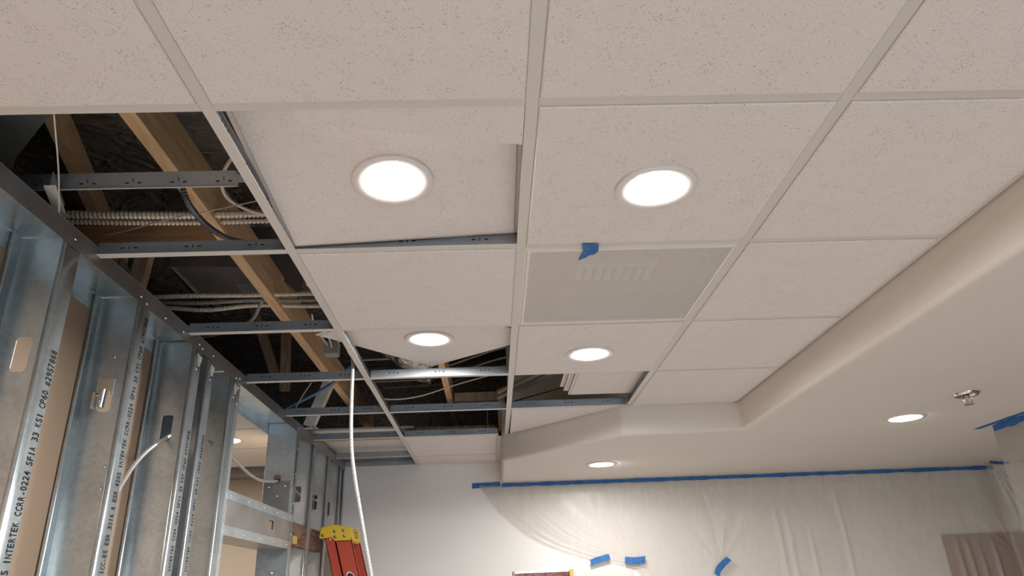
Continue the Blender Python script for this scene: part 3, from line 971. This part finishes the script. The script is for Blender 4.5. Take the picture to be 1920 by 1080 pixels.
# plenum cables
for y, z, r, lab in ((1.945, 2.70, 0.0115, 'upper of the two pale ribbed cables in the first open bay'), (1.992, 2.70, 0.0080, 'lower of the two pale ribbed cables in the first open bay')):
    cable('ribbed_cable', lab, [(-1.6, y - .01, z + .01), (-1.3, y - .01, z), (-1.05, y, z - .004), (-0.90, y + .01, z - .002), (-0.6, y + .02, z + .004), (-0.4, y + .03, z + .004)], r, 'cable_pale', 'cables above the first open bay', 0.013, 0.0022, 8, smooth=False)
cable('ribbed_cable', 'dark ribbed flexible cable curling down beside the long joist', [(-0.78, 1.58, 2.60), (-0.772, 1.625, 2.555), (-0.772, 1.69, 2.55), (-0.768, 1.745, 2.55), (-0.755, 1.795, 2.55), (-0.735, 1.833, 2.55), (-0.70, 1.86, 2.55)], 0.0075, 'cable_dark', 'cables above the first open bay', 0.008, 0.0016, 8, smooth=False)
cable('tie_wire', 'thin bright wire strung slantwise across the first open bay', [(-1.069, 1.80, 2.552), (-0.99, 1.775, 2.552), (-0.87, 1.722, 2.552), (-0.74, 1.68, 2.552), (-0.585, 1.628, 2.552), (-.45, 1.59, 2.56)], 0.0018, 'wire_steel', None, n=6, cat='wire')
cable('hanger_wire', 'thin upright hanger wire by the spare tee', [(-0.803, 1.112, 2.453), (-0.915, 1.33, 2.458), (-1.022, 1.523, 2.466)], 0.0016, 'wire_white', None, n=6, cat='wire')
cable('coiled_cable', 'pale cable loop beside the left main runner in the first open bay', [(-0.58, 1.50, 2.62), (-0.64, 1.55, 2.63), (-0.70, 1.65, 2.63), (-0.715, 1.75, 2.63), (-0.66, 1.83, 2.63), (-0.56, 1.86, 2.63)], 0.005, 'cable_pale', None, n=8)
for i, (y, dz, c_) in enumerate([(2.60, 0.0, 'cable_pale'), (2.655, 0.0, 'cable_grey'), (2.71, 0.0, 'cable_pale')]):
    nm = ('uppermost', 'middle', 'lowest')[i]
    cable('ribbed_cable', nm + ' of three brown ribbed cables running through the second open bay',
          [(-1.7, y + .03, 2.72), (-1.33, y - .005, 2.70), (-1.15, y + .02 * (i - 1), 2.695), (-0.98, y + .0, 2.70), (-0.88, y + .0, 2.70), (-0.70, y + .01 * i, 2.70), (-0.45, y + .02, 2.71)], 0.0085 - .001 * (i == 1), c_, 'cables above the second open bay', 0.009, 0.0012, 8, smooth=False)
cable('plenum_cable', 'brown cable drooping from the joist in the second open bay', [(-1.4, 3.05, 2.68), (-1.16, 2.92, 2.66), (-1.0, 2.82, 2.67), (-0.92, 2.70, 2.70), (-.884, 2.62, 2.72)], 0.008, 'cable_grey', None)
cable('plenum_cable', 'thin grey cable kinked beside the long joist over the third cross tee', [(-0.70, 2.55, 2.72), (-0.665, 2.68, 2.72), (-0.652, 2.80, 2.70), (-0.645, 2.92, 2.70)], 0.005, 'cable_pale', None)
cable('blue_tube', 'blue flexible tube curving from the wall track to the joist', [(-1.135, 3.60, 2.49), (-1.09, 3.628, 2.492), (-1.02, 3.58, 2.50), (-0.953, 3.513, 2.503), (-0.807, 3.336, 2.508), (-0.70, 3.19, 2.515), (-.62, 3.08, 2.54)], 0.0085, 'blue_tube', None, n=10, cat='tube')
cable('hanger_wire', 'pale hanger wire leaning behind the blue tube', [(-0.80, 3.13, 2.49), (-0.93, 3.45, 2.497), (-1.10, 3.90, 2.503)], 0.003, 'wire_steel', None, n=6, cat='wire')
cable('plenum_cable', 'thin pale cable drooping down the side of the long joist', [(-0.66, 3.2, 2.66), (-0.645, 3.42, 2.64), (-0.62, 3.62, 2.60), (-0.575, 3.75, 2.57), (-.40, 3.85, 2.60), (-.15, 3.95, 2.70), (.2, 4.0, 2.80)], 0.004, 'cable_pale', None)
for i, (ya, za, lab) in enumerate(((3.68, 2.835, 'uppermost'), (3.98, 2.85, 'second'), (4.14, 2.84, 'third'), (4.50, 2.90, 'lowest'))):
    cable('plenum_cable', lab + ' grey cable slung across the open bays left of the middle runner', [(-0.70, ya + .12, za - .03), (-0.45, ya + .10, za - .03), (-0.26, ya + .04, za - .03), (-0.1, ya - .02, za), (0.12, ya - .12, za + .03), (.6, ya - .25, za + .06)], 0.006, 'cable_grey', 'cables above the middle bays')
cable('plenum_cable', 'thin wire hanging near the soffit post', [(-0.02, 4.25, 2.70), (-0.015, 4.25, 2.60), (-0.015, 4.25, 2.50)], 0.0022, 'wire_steel', None, n=6, cat='wire')
for i in range(2):
    cable('plenum_cable', ('upper', 'lower')[i] + ' dark cable above the stacked spare tiles', [(0.05, 3.8 + .12 * i, 2.60), (0.25, 3.55 + .12 * i, 2.62), (0.42, 3.3 + .1 * i, 2.65), (0.60, 3.1, 2.70)], 0.012, 'cable_grey', 'cables behind the spare tiles')
# splice: small junction box with white wires
t = thing('junction_box', 'small junction box with loose white wires beside the long joist', 'box', None, (-0.72, 3.05, 2.6))
MB().box(-0.735, -0.675, 3.05, 3.11, 2.60, 2.66).build('box_body', 'galvanised', t)
for i, pts in enumerate(([(-.72, 3.05, 2.64), (-.735, 2.98, 2.66), (-.745, 2.90, 2.68), (-.74, 2.82, 2.70)], [(-.70, 3.05, 2.63), (-.70, 2.98, 2.65), (-.715, 2.92, 2.665)], [(-.69, 3.06, 2.65), (-.62, 3.02, 2.66), (-.54, 2.97, 2.66)])):
    MB().tube(smooth_path(pts, 6), 0.004, 6).build('wire', 'wire_white', t, smooth=True)

# crinkled foil tube added in place of the membrane's shiny wrinkles
mb = MB()
pts = smooth_path([(-0.68, 3.45, 3.02), (-0.57, 3.60, 2.93), (-0.46, 3.78, 2.88), (-0.41, 4.05, 2.90), (-0.41, 4.55, 2.98)], 16)
mb.tube(pts, 0.11, 28, 0.016, 0.004)
mb.v = [tuple(Vector(q) + Vector((noise.noise(Vector(q) * 18), noise.noise(Vector(q) * 18 + Vector((7, 0, 0))), noise.noise(Vector(q) * 18 + Vector((0, 9, 0))))) * 0.014) for q in mb.v]
tag(mb.build('wrinkle_tube', 'foil', None, smooth=True), 'crinkled foil tube standing in for shiny membrane wrinkles above the middle bays', 'duct')

# ------------------------------------------------------------------ sprinkler
t = thing('sprinkler', 'chrome fire sprinkler head under the drywall ceiling beside the slim downlight', 'sprinkler', None, (2.022, 2.905, ZS))
c = (2.022, 2.905, ZS)
MB().lathe(c, [(0.052, 0), (0.052, -0.004), (0.046, -0.012), (0.036, -0.010), (0.030, -0.002)], 36).build('escutcheon', 'chrome', t, smooth=True)
MB().disc((c[0], c[1], ZS - .001), 0.034, 32, True).build('recess', 'slot_dark', t)
MB().lathe(c, [(0.013, 0), (0.013, -0.018), (0.009, -0.022), (0.0005, -0.022)], 20).build('nozzle', 'chrome', t, smooth=True)
for s_ in (-1, 1):
    MB().tube(smooth_path([(c[0] + s_ * .012, c[1], ZS - .014), (c[0] + s_ * .020, c[1], ZS - .028), (c[0] + s_ * .010, c[1], ZS - .042), (c[0], c[1], ZS - .046)], 6), 0.0035, 8).build('frame_arm', 'chrome', t, smooth=True)
MB().tube([(c[0], c[1], ZS - .02), (c[0], c[1], ZS - .046)], 0.003, 8).build('bulb', 'chrome', t, smooth=True)
MB().lathe(c, [(0.0005, -0.045), (0.020, -0.046), (0.020, -0.049), (0.0005, -0.050)], 24).build('deflector', 'chrome', t, smooth=True)

# ------------------------------------------------------------------ ladder
t = thing('stepladder', 'folded orange stepladder with yellow cap leaning against the far studs', 'ladder', None, (0, 0, 0))
lean = 0.285                                                   # metres sideways per metre of drop
ytop = 4.30
dirv = Vector((lean, 0.0, -1)).normalized()
sidev = Vector((1, 0, lean)).normalized()


def rail(name, x_at, y0, y1, wid, z_top, z_bot=0.02):
    a = Vector((x_at, (y0 + y1) / 2, z_top)); L = (z_top - z_bot) / -dirv.z
    b_ = a + dirv * L
    mb = MB()
    n = len(mb.v)
    th = 0.004
    # channel: web facing the viewer plus two side flanges
    for (s0, s1, t0, t1) in ((-wid / 2, wid / 2, y0, y0 + th), (-wid / 2, -wid / 2 + th, y0, y1), (wid / 2 - th, wid / 2, y0, y1)):
        P = []
        for q in (a, b_):
            P.append([Vector((0, 0, 0)) + q + sidev * s0 + Vector((0, t0 - q.y, 0)), q + sidev * s1 + Vector((0, t0 - q.y, 0)), q + sidev * s1 + Vector((0, t1 - q.y, 0)), q + sidev * s0 + Vector((0, t1 - q.y, 0))])
        mb.hexa(P[0] + P[1])
    return mb.build(name, 'ladder_orange', t)


rail('front_rail', -0.853, ytop, ytop + .030, 0.088, 1.905)
rail('rear_rail', -0.935, ytop + .012, ytop + .036, 0.055, 1.925)
rail('front_rail', -0.853, ytop + .27, ytop + .30, 0.088, 1.905)
rail('rear_rail', -0.935, ytop + .27, ytop + .295, 0.055, 1.925)
cp = MB()
prof = [(-0.990, 1.912), (-0.912, 1.916), (-0.900, 1.892), (-0.806, 1.892), (-0.812, 1.968), (-0.905, 1.986), (-0.982, 1.972)]
bm = bmesh.new()
fa = [bm.verts.new((x, ytop - .006, z)) for x, z in prof]
fb = [bm.verts.new((x, ytop + .31, z)) for x, z in prof]
bm.faces.new(fa); bm.faces.new(list(reversed(fb)))
for i in range(len(prof)):
    j = (i + 1) % len(prof); bm.faces.new((fa[i], fb[i], fb[j], fa[j]))
bmesh.ops.recalc_face_normals(bm, faces=bm.faces)
bmesh.ops.bevel(bm, geom=list(bm.edges), offset=0.006, segments=3, affect='EDGES')
me = bpy.data.meshes.new('top_cap'); bm.to_mesh(me); bm.free(); me.materials.append(MATS['ladder_yellow']); me.shade_smooth(); me.set_sharp_from_angle(angle=math.radians(35))
cap_o = bpy.data.objects.new('top_cap', me); COL.objects.link(cap_o); cap_o.parent = t
for (x, z) in ((-0.968, 1.929), (-0.902, 1.948), (-0.852, 1.951), (-0.896, 1.919), (-0.845, 1.922)):
    mb = MB(); mb.tube([(x, ytop - .0075, z), (x, ytop - .004, z)], 0.0085, 12); mb.build('rivet_recess', 'logo_black', cap_o)
    mb = MB(); mb.tube([(x + .003, ytop - .0085, z + .002), (x + .003, ytop - .004, z + .002)], 0.005, 10); mb.build('rivet', 'tread_metal', cap_o)
mb = MB()
for (y, z, r_) in ((4.40, 1.953, .012), (4.46, 1.935, .020)):
    for q in range(14):
        a1, a2 = 2 * math.pi * q / 14, 2 * math.pi * (q + .75) / 14
        mb.quad((-0.8055, y + r_ * 2 * math.cos(a1), z + r_ * math.sin(a1)), (-0.8055, y + r_ * 2 * math.cos(a2), z + r_ * math.sin(a2)), (-0.8055, y + r_ * 1.3 * math.cos(a2), z + r_ * .65 * math.sin(a2)), (-0.8055, y + r_ * 1.3 * math.cos(a1), z + r_ * .65 * math.sin(a1)))
mb.build('cap_emblem', 'rubber', cap_o, fix=False)
for i in range(5):
    z = 1.62 - i * .3
    x = -0.853 + lean * (1.905 - z)
    MB().box(x - .035, x + .035, ytop + .02, ytop + .28, z - .02, z + .01).build('tread', 'tread_metal', t)
# brand oval on the front rail
for (nm, s_, mt, off) in (('emblem_rim', 1.0, 'logo_white', .0012), ('emblem', 0.86, 'logo_black', .0022)):
    mb = MB()
    cx, cz = -0.790, 1.683
    vs = []
    for q in range(28):
        a = 2 * math.pi * q / 28
        p2 = Vector((cx, ytop - off, cz)) + sidev * (math.cos(a) * .026 * s_) + dirv * (math.sin(a) * .048 * s_ + (0.02 * math.cos(a) * s_))
        vs.append(p2)
    mb.quad(*vs)
    mb.build(nm, mt, t, fix=False)
MB().tube([(-0.925, ytop + .004, 1.905), (-0.925, ytop + .012, 1.905)], 0.006, 10).build('rivet', 'zinc', t)


# ------------------------------------------------------------------ plastic sheeting
def fan(x, z, ax, az, a0, a1, n, rmax, amp):
    dx, dz = x - ax, z - az
    r = math.hypot(dx, dz)
    if r < 1e-4: return 0
    th = math.atan2(dz, dx)
    if not (a0 < th < a1): return 0
    edge = min(1, (th - a0) / .25, (a1 - th) / .25)
    ridge = math.sin((th - a0) * n + 2.2 * noise.noise((th * 5, r * 1.3, ax)))
    ridge *= 0.45 + 0.9 * noise.noise((th * 3.1, ax * 5, 2))
    fall = max(0, 1 - r / rmax) * min(1, r / .16)
    return amp * edge * fall * ridge


def sheet(name, label, mat, xl, xr, z1, z0, place, nx, nz, wr):
    mb = MB()
    for j in range(nz + 1):
        zm = max(z0, z1 - 0.72); tj = j / nz
        z = z1 + (zm - z1) * tj / .85 if tj < .85 else zm + (z0 - zm) * (tj - .85) / .15
        l, r_ = xl(z), xr(z)
        for i in range(nx + 1):
            x = l + (r_ - l) * i / nx
            mb.v.append(place(x, z, wr(x, z)))
    for j in range(nz):
        for i in range(nx):
            a = j * (nx + 1) + i
            mb.f.append((a, a + 1, a + nx + 2, a + nx + 1)); mb.m.append(0)
    o = mb.build(name, mat, None, smooth=True, fix=False)
    return tag(o, label, 'plastic sheet')


ledge = [(2.29, -0.10), (2.20, -0.03), (2.10, 0.045), (1.954, 0.22), (1.88, 0.35), (1.825, 0.484), (1.775, 0.64), (1.745, 0.80), (1.70, 0.95), (1.6, 1.02), (1.0, 1.2), (0, 1.3)]


def xl_back(z):
    for (za, xa), (zb, xb) in zip(ledge, ledge[1:]):
        if zb <= z <= za + 1e-6:
            t_ = (za - z) / (za - zb); return xa + (xb - xa) * t_
    return ledge[-1][1]


def wr_back(x, z):
    d = 0.012 + 0.010 * noise.noise((x * 1.4, z * 1.2, 2)) + 0.004 * noise.noise((x * 5, z * 3, 8))
    top = min(1, (2.29 - z) / .08)
    # long folds sweeping from the top left tape to the lower tape
    e = xl_back(z)
    s_ = (x - e)
    if s_ < 0.55: d += 0.010 * math.exp(-s_ / .20) * noise.noise((s_ * 24, (x + z) * .7, 3.3)) * min(1, s_ / .02)
    d += fan(x, z, 0.97, 1.75, 1.6, 2.6, 14, 0.75, 0.008)
    d += fan(x, z, 1.52, 1.70, 0.75, 2.5, 13, 0.65, 0.010)
    d += fan(x, z, 1.45, 2.29, -2.3, -0.9, 13, 0.6, 0.007)
    d += fan(x, z, 3.56, 1.70, 1.7, 2.7, 13, 0.6, 0.008)
    for (xv, s0, zc) in ((1.95, .010, 1.85), (2.02, .008, 1.8), (2.16, .007, 1.75), (2.4, .007, 2.0), (3.15, .013, 1.6), (3.22, .012, 1.6), (3.30, .010, 1.55), (3.40, .012, 1.6)):
        xx = xv + 0.05 * (2.0 - z) * .6 + .012 * noise.noise((z * 4, xv, 0))
        d += s0 * 1.2 * math.exp(-((x - xx) / .016) ** 2) * max(0, min(1, (zc + .25 - z) / .2))
    # small crumples
    cr = noise.noise((x * 14, z * 9, 4)) * noise.noise((x * 4, z * 4, 1))
    d += 0.005 * cr
    return max(0.004, d * top + 0.004)


sheet('plastic_sheet', 'wide clear plastic sheet taped along the ceiling over the back wall', 'clear_film', xl_back, lambda z: 3.57, 2.288, 0.02,
      lambda x, z, d: (x, YB - d, z), 420, 190, wr_back)


def wr_right(y, z):
    d = 0.02 * noise.noise((y * 2, z * 1.5, 6))
    d += fan(y, z, 3.6, 2.27, -2.6, -1.6, 22, 1.3, 0.022)
    d += 0.008 * noise.noise((y * 9, z * 4, 2))
    return d * min(1, (2.285 - z) / .06)


sheet('plastic_sheet', 'plastic sheet coloured dark for the unlit space behind it, hanging from the tape at the right edge', 'shaded_film', lambda z: 0.9, lambda z: 3.60 + .02 * (2.28 - z) + .012 * math.sin(z * 9), 2.285, 0.02,
      lambda y, z, d: (2.60 - d, y, z), 130, 80, wr_right)


def wr_small(x, z):
    d = 0.012 * noise.noise((x * 3, z * 2, 3)) + fan(x, z, 3.44, 2.28, -1.7, -0.6, 26, .8, .016) + fan(x, z, 3.75, 1.85, 1.6, 3.1, 22, .5, .018)
    return d


sheet('plastic_sheet', 'small crinkled plastic sheet hanging in the corner over the brown board', 'clear_film', lambda z: 3.40 + .05 * (2.28 - z), lambda z: 3.95, 2.283, 0.02,
      lambda x, z, d: (x, 4.90 - d, z), 60, 60, wr_small)

# brown board behind the plastic
o = MB().box(3.075, 3.86, YB - .012, YB - .001, 0.0, 1.840).build('brown_board', 'brown_board')
tag(o, 'brown board standing at the back wall behind the clear plastic', 'board')


# pink insulation in the opened wall
mb = MB(); N = 24
for j in range(N + 1):
    for i in range(N + 1):
        x = 0.14 + .365 * i / N; z = 0.9 + .805 * j / N
        mb.v.append((x, YB + .06 - .045 * abs(noise.noise((x * 14, z * 14, 0))) - .02 * noise.noise((x * 40, z * 40, 2)), z))
for j in range(N):
    for i in range(N):
        a = j * (N + 1) + i; mb.f.append((a, a + 1, a + N + 2, a + N + 1)); mb.m.append(0)
tag(mb.build('wall_insulation', 'pink_wool', None, smooth=True, fix=False), 'pink fibre insulation in the opened patch of back wall', 'insulation')


# ------------------------------------------------------------------ blue tape
def tape(label, pts, width_dir, w, nrm, group='blue masking tape', jitter=.0015, uneven=0.0):
    """ribbon along pts; width_dir across, nrm = outwards"""
    P = smooth_path(pts, 6); wd = Vector(width_dir).normalized(); nr_ = Vector(nrm).normalized()
    mb = MB()
    for i, p in enumerate(P):
        ww = w * (1 + uneven * noise.noise((i * .35, w * 100, len(P))))
        for s_ in (-.5, 0, .5):
            mb.v.append(tuple(p + wd * ww * s_ + nr_ * (jitter * (1 + noise.noise((i * .7, s_ * 2, w * 31))))))
    for i in range(len(P) - 1):
        for s_ in range(2):
            a = i * 3 + s_; mb.f.append((a, a + 1, a + 4, a + 3)); mb.m.append(0)
    o = mb.build('painters_tape', 'blue_tape', fix=False)
    so = o.modifiers.new('thick', 'SOLIDIFY'); so.thickness = 0.0005
    return tag(o, label, 'tape', group)


tape('long blue tape line holding the wide plastic sheet under the drywall ceiling', [(0.07 + 3.5 * i / 24, YB - .012 + .0, 2.2755) for i in range(25)], (0, 0, 1), 0.023, (0, -1, 0), uneven=.5)
tape('short blue tape strip on the back wall at the soffit corner', [(-0.136, YB - .004, 2.279), (-0.03, YB - .004, 2.281), (0.06, YB - .004, 2.284)], (0, 0, 1), 0.034, (0, -1, 0))
tape('blue tape strip along the top of the sheet at the right edge', [(2.598, 3.60 - .1 * i, 2.270 + .002 * math.sin(i)) for i in range(24)], (0, 0, 1), 0.036, (-1, 0, 0), uneven=.4)
tape('blue tape edge folded onto the drywall ceiling at the right edge', [(2.578 - .001 * i, 3.70 - .09 * i, ZS - .001) for i in range(20)], (1, 0, 0), 0.03, (0, 0, -1), uneven=.3)
tape('tiny torn blue tape piece in the far ceiling corner', [(3.41, 4.87, ZS - .004), (3.48, 4.895, ZS - .010), (3.56, 4.895, ZS - .013)], (0, .3, 1), 0.024, (0, -1, 0), uneven=.8)
tape('left one of the two blue tape strips at the lowest edge of the sheet', [(0.645, YB - .03, 1.750), (0.70, YB - .034, 1.768), (0.775, YB - .034, 1.784)], (-.25, 0, 1), 0.037, (0, -1, 0))
tape('right one of the two blue tape strips at the lowest edge of the sheet', [(0.875, YB - .034, 1.758), (0.94, YB - .034, 1.752), (1.012, YB - .03, 1.757)], (.15, 0, 1), 0.044, (0, -1, 0))
tape('slanted blue tape strip on the clear sheet, on its own', [(1.475, YB - .04, 1.640), (1.50, YB - .042, 1.685), (1.572, YB - .042, 1.742)], (-.75, 0, .66), 0.040, (0, -1, 0))
